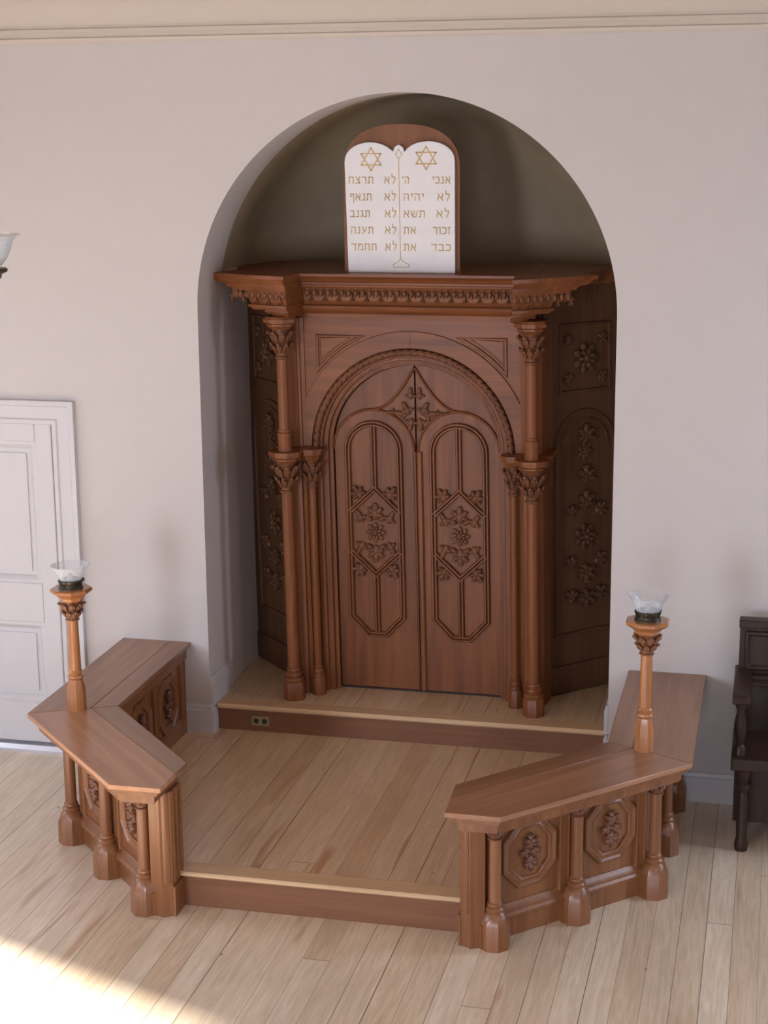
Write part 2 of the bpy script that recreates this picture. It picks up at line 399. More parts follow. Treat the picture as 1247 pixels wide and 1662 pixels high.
# baseboards
def base_prof(t): return [(0, 0), (-.024, 0), (-.024, t-.035), (-.016, t-.028), (-.016, t-.012), (-.008, t), (0, t)]
bm = B(); prism_yz(bm, base_prof(.19), 1.665, WX); struct('baseboard_right', bm, m_trim)
for s, nm in ((-1, 'baseboard_left'), (1, 'baseboard_center')):
    bm = B()
    prism_yz(bm, [(y, z+H1) for y, z in base_prof(.19)], min(s*1.30, s*1.5), max(s*1.30, s*1.5))
    loft(bm, [[(s*(1.30-(-a)), y, z+H1) for a, z in base_prof(.19)] for y in (-.024, .10)])
    loft(bm, [[(s*(1.30-(-a)), y, z+H2) for a, z in base_prof(.19)] for y in (-.002, .41)])
    struct(nm, bm, m_trim)
# dais floor between the railings, with step
bm = B(); prism(bm, [(-1.5, 0), (-1.5, -1.29), (-.79, -2.01), (.79, -2.01), (1.5, -1.29), (1.5, 0), (1.3, 0), (1.3, .13), (-1.3, .13), (-1.3, 0)], 0.0, H1)
dais = struct('floor_dais', bm, m_dais)
bm = B(); prism_yz(bm, [(-2.01, H1-.028), (-2.055, H1-.028), (-2.066, H1-.018), (-2.066, H1-.006), (-2.058, H1+.002), (-1.935, H1+.002), (-1.935, H1-.028)], -.80, .80); struct('step_nosing', bm, m_lip, dais)
bm = B(); box(bm, -.80, .80, -2.03, -2.008, 0, H1-.028); struct('step_riser', bm, m_riser, dais)
bm = B(); prism(bm, [(-1.3, .11), (1.3, .11), (1.3, 1.2), (-1.3, 1.2)], H1, H2)
nf = struct('floor_niche', bm, m_nfloor)
bm = B(); prism_yz(bm, [(.11, H2-.034), (.062, H2-.034), (.050, H2-.022), (.050, H2-.008), (.058, H2+.002), (.165, H2+.002), (.165, H2-.034)], -1.272, 1.272); struct('step_nosing', bm, m_lip, nf)
bm = B(); box(bm, -1.30, 1.30, .085, .112, H1, H2-.034); struct('step_riser', bm, m_riser, nf)
# panelled door and its casing on the left
bm = B(); box(bm, -3.2, -2.31, -.012, .0, .05, 2.24); door = struct('door_1', bm, m_trim)
F = front(-.012)
bm = B()
fbox(bm, F, -3.2, -3.05, .06, 2.24, 0, .03); fbox(bm, F, -2.425, -2.31, .06, 2.24, 0, .03)
fbox(bm, F, -3.05, -2.425, 2.12, 2.24, 0, .03); fbox(bm, F, -3.05, -2.425, .90, 1.17, 0, .03); fbox(bm, F, -3.05, -2.425, .06, .34, 0, .03)
bevel(struct('door_rails', bm, m_trim, door), .006)
bm = B()
for z0, z1 in ((1.17, 2.12), (.34, .90)):
    mould(bm, F, [(-3.05, z0), (-2.425, z0), (-2.425, z1), (-3.05, z1)], [(0, 0), (0, .022), (.02, .026), (.045, .010), (.05, 0)], True)
    fbox(bm, F, -2.97, -2.50, z0+.08, z1-.08, 0, .010)
struct('door_panel_moulding', bm, m_trim, door)
bm = B()
cp = [(0, 0), (0, .045), (.012, .050), (.03, .050), (.04, .038), (.115, .034), (.125, .044), (.15, .044), (.158, .030), (.17, .022), (.17, 0)]
mould(bm, front(0), [(-2.15, .0), (-2.15, 2.39), (-3.4, 2.39)], cp)
struct('door_casing', bm, m_trim, door)
bm = B(); prism_yz(bm, [(-.0, .0), (-.09, .0), (-.09, .018), (-.07, .045), (-.0, .05)], -3.3, -2.31); struct('door_threshold', bm, m_alu, door)

# ------------------------------------------------------------------ the ark
SH = -.018
ark = thing('torah_ark', 'tall carved brown wooden ark with arched double doors standing in the niche', 'cabinet', (0, .5, H2))
def apart(name, bm, mat, parent=None, **k): return obj(name, bm, mat, parent if parent is not None else ark, shear=SH, **k)
ZA = 2.05                      # springing of the ark's arch
# front board with the arched hole
bm = B()
def arch_board(bm, r, x1, z1, y0, y1, n=48, cz=ZA):
    pts = arc(0, cz, r, PI, 0, n); o = [(-x1, cz), (-x1, z1)] + [(x1*(-1+2*i/n), z1) for i in range(1, n)] + [(x1, z1), (x1, cz)]
    pr = []
    for (a, b) in zip(pts, pts[1:]):
        top = lambda p: (p[0], z1)
        prism_xz(bm, [a, b, (b[0], z1), (a[0], z1)], y0, y1)
    for s in (-1, 1): prism_xz(bm, [(s*r, cz), (s*x1, cz), (s*x1, z1), (s*r, z1)], y0, y1)
arch_board(bm, .665, .80, 2.94, .45, .60)
bmesh.ops.remove_doubles(bm, verts=bm.verts[:], dist=1e-5)
apart('arch_board', bm, m_arkx, smooth=20)
bm = B()
def ring(bm, r0, r1, y0, y1, n=56, a0=0, a1=PI, cz=ZA):
    A, Bq = arc(0, cz, r0, a0, a1, n), arc(0, cz, r1, a0, a1, n)
    for i in range(n): pass
    loft(bm, [[(A[i][0], y0, A[i][1]), (Bq[i][0], y0, Bq[i][1]), (Bq[i][0], y1, Bq[i][1]), (A[i][0], y1, A[i][1])] for i in range(n+1)])
ring(bm, .668, .775, .436, .46); bevel(apart('arch_band', bm, m_arkx), .003)
bm = B(); fbox(bm, front(.436), -.0012, .0012, ZA+.67, ZA+.774, -.001, .0006); apart('keystone_joint', bm, m_seam)
bm = B()
for r0, r1, y0, dd in ((.612, .650, .462, .1), (.580, .616, .492, .08), (.553, .584, .520, .06)): ring(bm, r0, r1, y0, y0+dd)
for r_, y_ in ((.612, .470), (.582, .500), (.556, .53)):
    mould(bm, front(y_), arc(0, ZA, r_, 0, PI, 56), bead(.008, .014))
for s in (-1, 1):
    for r0, r1, y0, dd in ((.612, .650, .462, .1), (.580, .616, .492, .08), (.553, .584, .520, .06)): box(bm, min(s*r0, s*r1), max(s*r0, s*r1), y0, y0+dd, H2, ZA)
    for r_, y_ in ((.582, .500), (.556, .53)): fbox(bm, front(y_), s*r_-.007, s*r_+.007, H2, ZA, -.01, .012)
apart('arch_moulding', bm, m_ark, smooth=40)
# twisted rope moulding
bm = B()
n, q = 260, 12; rg = []
for i in range(n+1):
    th = PI*i/n; c = Vector((.642*cos(th), .440, ZA+.642*sin(th))); e1 = Vector((cos(th), 0, sin(th))); e2 = Vector((0, -1, 0))
    ring_ = []
    for j in range(q):
        ph = 2*PI*j/q; tw = ph*2 - th*.642/.0235*2*PI*.5
        rr = .0195*(1+.22*cos(tw))
        ring_.append(c + e1*rr*cos(ph) + e2*rr*sin(ph))
    rg.append(ring_)
loft(bm, rg); apart('rope_moulding', bm, m_carve, smooth=60)
# spandrel panels
for s in (-1, 1):
    bm = B(); F = front(.45)
    a1, a0 = math.atan2(.735, .316), math.atan2(.515, .612)
    pth = [(.612, 2.785), (.612, 2.565)] + arc(0, ZA, .80, a0, a1, 14)[1:]
    pth = [(s*x, z) for x, z in pth]
    mould(bm, F, pth, bead(.010, .014), True)
    pin = [(s*.594, 2.768), (s*.594, 2.62)] + [(s*x, z) for x, z in arc(0, ZA, .825, a0+.10, a1-.07, 12)]
    mould(bm, F, pin, bead(.004, .006), True)
    apart('spandrel_panel', bm, m_arkx)
# entablature
bm = B()
prof = [(.452, 2.86), (.448, 2.928), (.436, 2.936), (.425, 2.944), (.408, 2.951), (.398, 2.964), (.402, 2.982), (.418, 2.990), (.424, 3.000), (.428, 3.014), (.420, 3.075), (.398, 3.100),
        (.392, 3.104), (.390, 3.116), (.380, 3.122), (.380, 3.132), (.366, 3.142), (.352, 3.160), (.338, 3.168), (.332, 3.174), (.332, 3.190), (.85, 3.190), (.85, 2.86)]
prism_yz(bm, prof, -.80, .80)
prism(bm, [(-.75, .5), (.75, .5), (1.2, .95), (1.28, 1.10), (1.20, 1.35), (-1.20, 1.35), (-1.28, 1.10), (-1.2, .95)], 3.10, 3.186)
apart('entablature', bm, m_arkx, smooth=20)
def pendants(bm, F, u0, u1, n):
    for k in range(n):
        u = u0+(u1-u0)*(k+.5)/n; p = (u1-u0)/n
        ell(bm, F.p(u, 3.066, .010), (abs(p)*.36, .027, .016), F.rot(0))
        ell(bm, F.p(u, 3.092, .012), (abs(p)*.46, .010, .014), F.rot(0), 6, 5)
        uu = u+p*.5
        if k % 2 == 0:
            ell(bm, F.p(uu, 3.040, .008), (abs(p)*.12, .034, .010), F.rot(0), 6, 5)
            for sg in (-1, 1): ell(bm, F.p(uu+sg*p*.16, 3.028, .006), (abs(p)*.08, .022, .008), F.rot(sg*.5), 6, 5)
        else: ell(bm, F.p(uu, 3.056, .006), (abs(p)*.10, .026, .010), F.rot(0), 6, 5)
WCX = {-1: 1.27, 1: 1.17}
bm = B(); pendants(bm, front(.424), -.68, .68, 30); apart('pendant_frieze', bm, m_carve)
for s, I, ang in ((-1, (.712, .075), math.radians(22)), (1, (.722, .030), math.radians(42))):
    u = Vector((cos(ang), sin(ang))); nn = Vector((sin(ang), -cos(ang))); I = Vector(I)
    def P(a, b): v = I+u*a+nn*b; return (s*v.x, v.y)
    bm = B()
    for z0, z1, a0, a1, o0, o1 in ((2.925, 2.945, .05, .175, -.105, -.095), (2.945, 2.955, .045, .205, -.085, -.08), (2.955, 2.972, .04, .225, -.085, -.085),
                                   (2.972, 2.985, .035, .31, -.065, -.060), (2.985, 3.002, .03, .335, -.055, -.055), (3.002, 3.092, .03, .36, -.075, -.05),
                                   (3.092, 3.106, .025, .45, -.045, -.040), (3.106, 3.122, .02, .49, -.036, -.032), (3.122, 3.134, .02, .51, -.032, -.03),
                                   (3.134, 3.170, .012, .60, -.028, -.004), (3.170, 3.192, .0, .63, 0, 0)):
        e = .012 if z1-z0 > .03 else 0
        loft(bm, [[(*P(a0+d, o), z), (*P(a1-d*3, o), z), (*P(a1-d*3-.02, -.26), z), (s*.70, .52, z), (s*(abs(P(a0+d, o)[0])-.035), .40, z)] for z, o, d in ((z0, o0, e), (z1, o1, 0))])
    res = apart('corner_cornice', bm, m_arkx, smooth=20)
    A = P(.0, -.07); Fp = Frame((A[0], A[1], 0), (s*u.x, u.y, 0), (0, 0, 1), (s*nn.x, nn.y, 0))
    bm = B(); pendants(bm, Fp, .03, .47, 9)
    for k in range(3): leaf(bm, Fp, .40+.03*k, 3.055, .05, PI/2, 3)
    apart('pendant_frieze', bm, m_carve, res)
    # plain back part of the cornice above the side wing
    bm = B(); prism(bm, [(s*.80, .40), (s*1.10, .60), (s*WCX[s], .82), (s*WCX[s], WCX[s]-.19), (s*.85, .60)], 3.12, 3.19); apart('wing_cornice', bm, m_arkx)
# piers and columns
for s in (-1, 1):
    bm = B()
    pl = [(.655, .60), (.655, .455), (.695, .435), (.70, .405), (.722, .395), (.728, .375), (.745, .372), (.775, .372), (.80, .40), (.845, .44), (.87, .60)]
    prism(bm, [(s*x, y) for x, y in pl], H2, 2.0)
    pl2 = [(.62, .62), (.62, .40), (.70, .38), (.735, .33), (.83, .33), (.89, .42), (.89, .62)]
    for z0, z1, g in ((1.985, 2.03, 0), (2.03, 2.05, .01), (2.05, 2.066, .018)):
        prism(bm, [(s*(x+(g if x > .7 else 0)), y-g*(y < .5)) for x, y in pl2], z0, z1)
    pl3 = [(.70, .50), (.70, .437), (.722, .432), (.726, .415), (.740, .412), (.744, .395), (.80, .395), (.84, .43), (.86, .60), (.70, .60)]
    prism(bm, [(s*x, y) for x, y in pl3], 2.066, 2.90)
    apart('pier', bm, m_ark, smooth=20)
    # tall corner column: plinth, shaft, leaf capital, and its upper stage
    X, Y = s*.798, .262
    bm = B(); lathe(bm, X, Y, [(.038, .60), (.0365, 1.0), (.035, 1.79)], 20); col = apart('corner_column', bm, m_ark)
    bm = B()
    lathe(bm, X, Y, [(.072, H2), (.072, .500), (.064, .512)], 8, PI/8)
    lathe(bm, X, Y, [(.060, .510), (.064, .518), (.066, .528), (.060, .540), (.050, .545), (.050, .553), (.056, .560), (.054, .572), (.044, .580), (.044, .586), (.049, .592), (.046, .604), (.036, .612)], 20)
    apart('column_base', bm, m_ark, col)
    bm = B(); capital(bm, X, Y, 1.785, 1.990, .034, .070); apart('leaf_capital', bm, m_carve, col)
    bm = B()
    for z0, z1, r0, r1 in ((1.988, 2.008, .070, .088), (2.008, 2.018, .088, .088), (2.018, 2.028, .082, .094), (2.028, 2.050, .104, .106), (2.050, 2.064, .112, .112)):
        lathe(bm, X, Y, [(r0, z0), (r1, z1)], 8, PI/8 if s < 0 else PI/8)
    apart('abacus', bm, m_ark, col)
    bm = B(); lathe(bm, X, Y, [(.046, 2.064), (.044, 2.155), (.048, 2.165), (.046, 2.178), (.038, 2.186), (.042, 2.192), (.040, 2.202), (.035, 2.206), (.034, 2.665)], 20)
    upc = apart('upper_shaft', bm, m_ark, col)
    bm = B(); capital(bm, X, Y, 2.655, 2.855, .034, .066); apart('upper_capital', bm, m_carve, col)
    bm = B()
    for z0, z1, r0, r1 in ((2.850, 2.870, .068, .088), (2.870, 2.882, .088, .088), (2.882, 2.890, .082, .090), (2.890, 2.915, .108, .110), (2.915, 2.930, .100, .094)):
        lathe(bm, X, Y, [(r0, z0), (r1, z1)], 8, PI/8)
    apart('upper_abacus', bm, m_ark, col)
    # slender inner column carrying the rope arch
    X, Y = s*.662, .385
    bm = B(); lathe(bm, X, Y, [(.026, .59), (.025, 1.80)], 18); col = apart('inner_column', bm, m_ark)
    bm = B()
    lathe(bm, X, Y, [(.047, H2), (.047, .500), (.042, .512)], 8, PI/8)
    lathe(bm, X, Y, [(.040, .510), (.043, .522), (.038, .535), (.034, .540), (.038, .552), (.034, .566), (.030, .572), (.034, .582), (.026, .594)], 18)
    apart('column_base', bm, m_ark, col)
    bm = B(); capital(bm, X, Y, 1.80, 1.990, .026, .052); apart('leaf_capital', bm, m_carve, col)
    bm = B()
    for z0, z1, r0, r1 in ((1.988, 2.008, .052, .064), (2.008, 2.026, .062, .070), (2.026, 2.050, .078, .080), (2.050, 2.064, .084, .084)):
        lathe(bm, X, Y, [(r0, z0), (r1, z1)], 8, PI/8)
    apart('abacus', bm, m_ark, col)
    # canted side wing with shallow carving
    k = .70710678
    Fw = Frame((s*1.06, .838, 0), (s*k, k, 0), (0, 0, 1), (s*k, -k, 0))
    bm = B(); fbox(bm, Fw, -.40, .37, H2, 3.13, -.035, 0)
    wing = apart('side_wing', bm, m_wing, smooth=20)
    bm = B()
    for u0, u1 in ((-.34, -.27), (.24, .31)): fbox(bm, Fw, u0, u1, H2+.2, 2.95, 0, .012)
    mould(bm, Fw, [(-.24, .80)] + [(-.24, 2.05)] + arc(0, 2.05, .24, PI, 0, 20)[1:] + [(.24, .80)], bead(.012, .018), True)
    mould(bm, Fw, arc(0, 2.05, .19, PI, 0, 20), bead(.008, .014))
    mould(bm, Fw, [(-.20, 2.42), (.20, 2.42), (.20, 2.85), (-.20, 2.85)], bead(.010, .016), True)
    fbox(bm, Fw, -.36, .33, H2+.02, H2+.2, 0, .02)
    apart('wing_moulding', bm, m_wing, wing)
    for v, sz in ((2.63, .10), (1.45, .09), (2.02, .06)):
        bm = B(); rosette(bm, Fw, 0, v, sz); apart('rosette', bm, m_wing, wing)
    bm = B()
    bm.free()
    lv = [(0, v, .12, a) for v, a in ((2.12, PI/2), (1.85, PI/2), (1.68, PI/2), (1.22, -PI/2), (1.05, -PI/2))]
    for sg in (-1, 1):
        lv += [(sg*.11, v, .09, PI/2-sg*.9) for v in (1.62, 1.28, 1.05)] + [(sg*.13, 2.5, .07, PI/2-sg*.8), (sg*.13, 2.76, .07, -PI/2+sg*.8)]
    for u_, v_, sz, a_ in lv:
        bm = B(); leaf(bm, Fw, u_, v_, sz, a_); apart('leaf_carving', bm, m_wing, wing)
# double doors
YD = .560; RD = .556
for s, nm in ((-1, 'left'), (1, 'right')):
    bm = B()
    g = .006
    outline = [(g, H2+.012), (RD-.012, H2+.012), (RD-.012, ZA)] + arc(0, ZA, RD-.012, 0, PI/2-.012, 26)[1:]
    outline.append((g, ZA+RD-.012))
    prism_xz(bm, [(s*x, z) for x, z in outline], YD, YD+.04)
    leafo = apart('ark_door', bm, m_door, smooth=20)
    F = front(YD); xc = .283
    # raised lancet outline whose shoulder meets the ogee, and the spandrel tracery above
    bm = B()
    ra = .268
    lan = arc(xc, ZA-.02, ra, 0, PI, 30)
    lan = [(x, z) for x, z in lan if math.hypot(x, z-ZA) < RD-.004]
    mould(bm, F, [(s*x, z) for x, z in lan], bead(.010, .020))
    # concave ogee from lancet crown up to the apex
    og = []
    for i in range(15):
        t = i/14; x = (xc-.02)*(1-t)+.004; z = (ZA+.252)+(.275)*(t**1.75)
        og.append((s*x, z))
    mould(bm, F, og, bead(.009, .020))
    apart('tracery_moulding', bm, m_door, leafo)
    # plank-thick field below the lancet: a flat raised frame
    bm = B()
    pts = [(s*x, z) for x, z in ([(.012, H2+.02), (.545, H2+.02), (.543, ZA-.02)] + arc(xc, ZA-.02, .262, .05, PI-.03, 26))]
    prism_xz(bm, pts, YD-.010, YD)
    ff = apart('door_field', bm, m_door, leafo, smooth=20)
    F2 = front(YD-.010)
    # long panel moulding: round head, chamfered foot
    bm = B()
    pa = [(-.174, .905), (-.058, .783), (.058, .783), (.174, .905), (.174, ZA-.015)] + arc(0, ZA-.015, .174, 0, PI, 22)[1:]
    mould(bm, F2, [(s*(xc+x), z) for x, z in pa], reed(.021, .026), True)
    for za, zb in ((1.775, ZA+.150), (.79, 1.195)): mould(bm, F2, [(s*xc, za), (s*xc, zb)], reed(.021, .024))
    hx = [(0, 1.775), (.17, 1.615), (.17, 1.355), (0, 1.195), (-.17, 1.355), (-.17, 1.615)]
    mould(bm, F2, [(s*(xc+hx[i][0]), hx[i][1]) for i in (5, 0, 1)], reed(.020, .028)); mould(bm, F2, [(s*(xc+hx[i][0]), hx[i][1]) for i in (2, 3, 4)], reed(.020, .028))
    apart('panel_moulding', bm, m_door, leafo)
    bm = B()
    rosette(bm, F2, s*xc, 1.480, .066, 8)
    apart('rosette', bm, m_carve, leafo)
    for du, v, a, sz, lb in ((0, 1.625, PI/2, .105, 5), (0, 1.335, -PI/2, .105, 5)):
        bm = B(); leaf(bm, F2, s*xc+du, v-.02*sin(a), sz, a, lb, .026)
        for sg in (-1, 1):
            leaf(bm, F2, s*xc+sg*.098, v-.050*sin(a), .085, a-sg*sin(a)*.5, 3, .024)
            ell(bm, F2.p(s*xc+sg*.045, v-.050*sin(a), .012), (.030, .018, .016), F2.rot(sg*.5))
        apart('leaf_carving', bm, m_carve, leafo)
    for sg in (-1, 1):
        for v, a in ((1.735, PI/2-sg*.55), (1.235, -PI/2+sg*.55)):
            bm = B(); leaf(bm, F2, s*xc+sg*.105, v, .092, a, 5, .032); apart('leaf_carving', bm, m_carve, leafo)
    for u_, v_, a_, sz in ((.055, 2.30, PI*.35, .085), (.085, 2.275, PI*.05, .08), (.03, 2.22, -PI*.45, .08), (.03, 2.40, PI*.5, .07), (.15, 2.285, .05, .05)):
        bm = B(); leaf(bm, F, s*u_, v_, sz, a_ if s > 0 else PI-a_, 3, .022); apart('tracery_leaf', bm, m_carve, leafo)
    if s > 0:
        bm = B(); mould(bm, F2, [(.024, H2+.02), (.024, ZA-.02)], bead(.020, .022)); apart('astragal', bm, m_ark, leafo)
bm = B(); box(bm, -.60, .60, .60, .62, H2, ZA+.58); apart('back_panel', bm, m_seam)
bm = B(); box(bm, -.57, .57, .555, .62, H2, H2+.010); apart('door_sill', bm, m_seam)

# ------------------------------------------------------------------ the tablets on top of the ark
TX, TY, TZ = -.112, .47, 3.190
tab = thing('commandment_tablets', 'white double tablet with gold Hebrew lettering on a brown board, standing on the ark', 'tablet', (TX, TY, TZ))
def tp(zx, zy): return (TX+(zx-612)*.000692, TZ+(1440-zy)*.000662)
bm = B()
bp = [tp(95, 1440), tp(1165, 1440)] + [(TX+.376, 3.86)]
bp = [(TX-.366, 3.19), (TX+.378, 3.19), (TX+.378, 3.83)]
for i in range(25):
    a = PI*i/24; ca, sa = cos(a), sin(a)
    bp.append((TX+.006+.372*math.copysign(abs(ca)**.80, ca), 3.83+.275*sa**.85 if sa > 1e-6 else 3.83))
bp.append((TX-.366, 3.83))
prism_xz(bm, bp, TY+.03, TY+.055); obj('backing_board', bm, m_board, tab, smooth=20)
bm = B()
sp_ = [tp(128, 1440), tp(1122, 1440), tp(1118, 410)]
def lobe(x0, x1, yb, yt, n=14):
    o = []
    for i in range(n+1):
        a = PI*i/n; o.append(tp((x0+x1)/2+(x1-x0)/2*cos(a), yb-(yb-yt)*(max(0, sin(a))**.9)))
    return o
rl = [p for p in lobe(632, 1118, 400, 215) if p[0] > tp(655, 0)[0]]
ll = [p for p in lobe(103, 580, 410, 222) if p[0] < tp(556, 0)[0]]
fin = [tp(655, 305), tp(650, 280), tp(630, 258), tp(605, 245), tp(580, 258), tp(562, 280), tp(556, 308)]
prism_xz(bm, sp_ + rl + fin + ll + [tp(104, 420)], TY, TY+.03)
bevel(obj('tablet_slab', bm, m_slab, tab, smooth=20), .004)
G = {'א': (1, [[(.08, .97), (.92, .03)], [(.66, .34), (.88, .60), (.82, .97)], [(.34, .66), (.12, .42), (.10, .03)]]),
     'ב': (.85, [[(.10, .92), (.70, .92), (.82, .78), (.82, .1)], [(0, .08), (1, .08)]]),
     'ג': (.6, [[(.20, .92), (.62, .92), (.70, .70), (.70, .38), (.88, .03)], [(.68, .30), (.10, .05)]]),
     'ד': (.85, [[(0, .91), (1, .91)], [(.80, .9), (.80, .02)]]),
     'ה': (.9, [[(.02, .92), (.80, .92), (.90, .80), (.90, .02)], [(.16, .58), (.14, .02)]]),
     'ו': (.4, [[(.05, .92), (.70, .92), (.75, .02)]]),
     'ז': (.45, [[(.0, .92), (1, .92)], [(.55, .9), (.5, .02)]]),
     'ח': (.9, [[(.12, .02), (.12, .92), (.88, .92), (.88, .02)]]),
     'י': (.35, [[(.1, .92), (.8, .92), (.75, .58)]]),
     'כ': (.8, [[(.05, .92), (.75, .92), (.9, .75), (.9, .25), (.75, .08), (.02, .08)]]),
     'ל': (.8, [[(.15, 1.38), (.15, .92), (.80, .92), (.85, .68), (.40, .02)]]),
     'מ': (.95, [[(.06, .02), (.22, .62), (.10, .97)], [(.22, .62), (.50, .92), (.84, .88), (.92, .08), (.45, .08)]]),
     'נ': (.6, [[(.30, .92), (.72, .92), (.76, .08), (.05, .08)]]),
     'ע': (.9, [[(.90, .95), (.78, .45), (.08, .0)], [(.20, .95), (.45, .30)]]),
     'ף': (.8, [[(.88, -.32), (.88, .78), (.76, .92), (.20, .92), (.15, .58), (.45, .58)]]),
     'צ': (.85, [[(.12, .97), (.78, .22), (.92, .08), (.02, .08)], [(.86, .97), (.80, .62), (.50, .50)]]),
     'ר': (.8, [[(.02, .92), (.75, .92), (.90, .78), (.90, .02)]]),
     'ש': (1.05, [[(.06, .95), (.12, .40), (.30, .08), (.74, .08), (.90, .40), (.96, .95)], [(.52, .95), (.48, .50), (.20, .28)]]),
     'ת': (.95, [[(.0, .08), (.22, .10), (.22, .92)], [(.08, .92), (.80, .92), (.90, .80), (.90, .02)]]),
     "'": (.25, [[(.6, 1.05), (.4, .75)]])}
FT = Frame((0, TY, 0), (1, 0, 0), (0, 0, 1), (0, -1, 0))
def stroke(bm, pts, w, h=.0016):
    for (a, c) in zip(pts, pts[1:]):
        a, c = Vector(a), Vector(c); d = (c-a).normalized(); e = Vector((-d.y, d.x))*w*.5; d = d*w*.35
        loft(bm, [[FT.p(*(a-d-e), n), FT.p(*(c+d-e), n), FT.p(*(c+d+e), n), FT.p(*(a-d+e), n)] for n in (-.001, h)])
def word(bm, txt, x0, x1, ybase, hgt):
    ws = [G[c][0] for c in txt]; gap = .28; tot = sum(ws)+gap*(len(ws)-1); k = (x1-x0)/tot; x = x1
    for c in txt:                      # right to left
        wd = G[c][0]*k; x -= wd
        for st in G[c][1]: stroke(bm, [tp(x+px*wd, ybase-pz*hgt) for px, pz in st], .0062)
        x -= gap*k
rows = [(605, [('אנכי', 912, 1080), ("ה'", 640, 698), ('לא', 472, 578), ('תרצח', 142, 370)]),
        (762, [('לא', 960, 1075), ('יהיה', 648, 835), ('לא', 473, 580), ('תנאף', 152, 352)]),
        (918, [('לא', 952, 1070), ('תשא', 648, 845), ('לא', 475, 582), ('תגנב', 152, 335)]),
        (1072, [('זכור', 920, 1078), ('את', 650, 762), ('לא', 475, 582), ('תענה', 156, 366)]),
        (1230, [('כבד', 905, 1082), ('את', 650, 764), ('לא', 477, 585), ('תחמד', 160, 395)])]
for yb, ws in rows:
    for t, x0, x1 in ws:
        bm = B(); word(bm, t, x0, x1, yb, 66); obj('gold_word', bm, m_gold, tab, smooth=0)
for cx, cy in ((350, 380), (858, 370)):
    bm = B()
    for fl in (1, -1):
        tri = [tp(cx+105*sin(2*PI*i/3), cy-fl*105*cos(2*PI*i/3)) for i in range(3)]
        stroke(bm, tri+[tri[0]], .0075, .0016 if fl > 0 else .0022)
    obj('gold_star', bm, m_gold, tab, smooth=0)
bm = B()
stroke(bm, [tp(605, 285), tp(636, 335), tp(606, 378), tp(577, 335), tp(605, 285)], .004)
stroke(bm, [tp(606, 378), tp(612, 800), tp(618, 1300)], .0045)
b1 = [tp(618, 1300), tp(600, 1330), tp(575, 1348), tp(550, 1358), tp(555, 1385), tp(694, 1385), tp(698, 1358), tp(668, 1348), tp(640, 1330), tp(618, 1300)]
stroke(bm, b1, .004)
obj('gold_divider', bm, m_gold, tab, smooth=0)

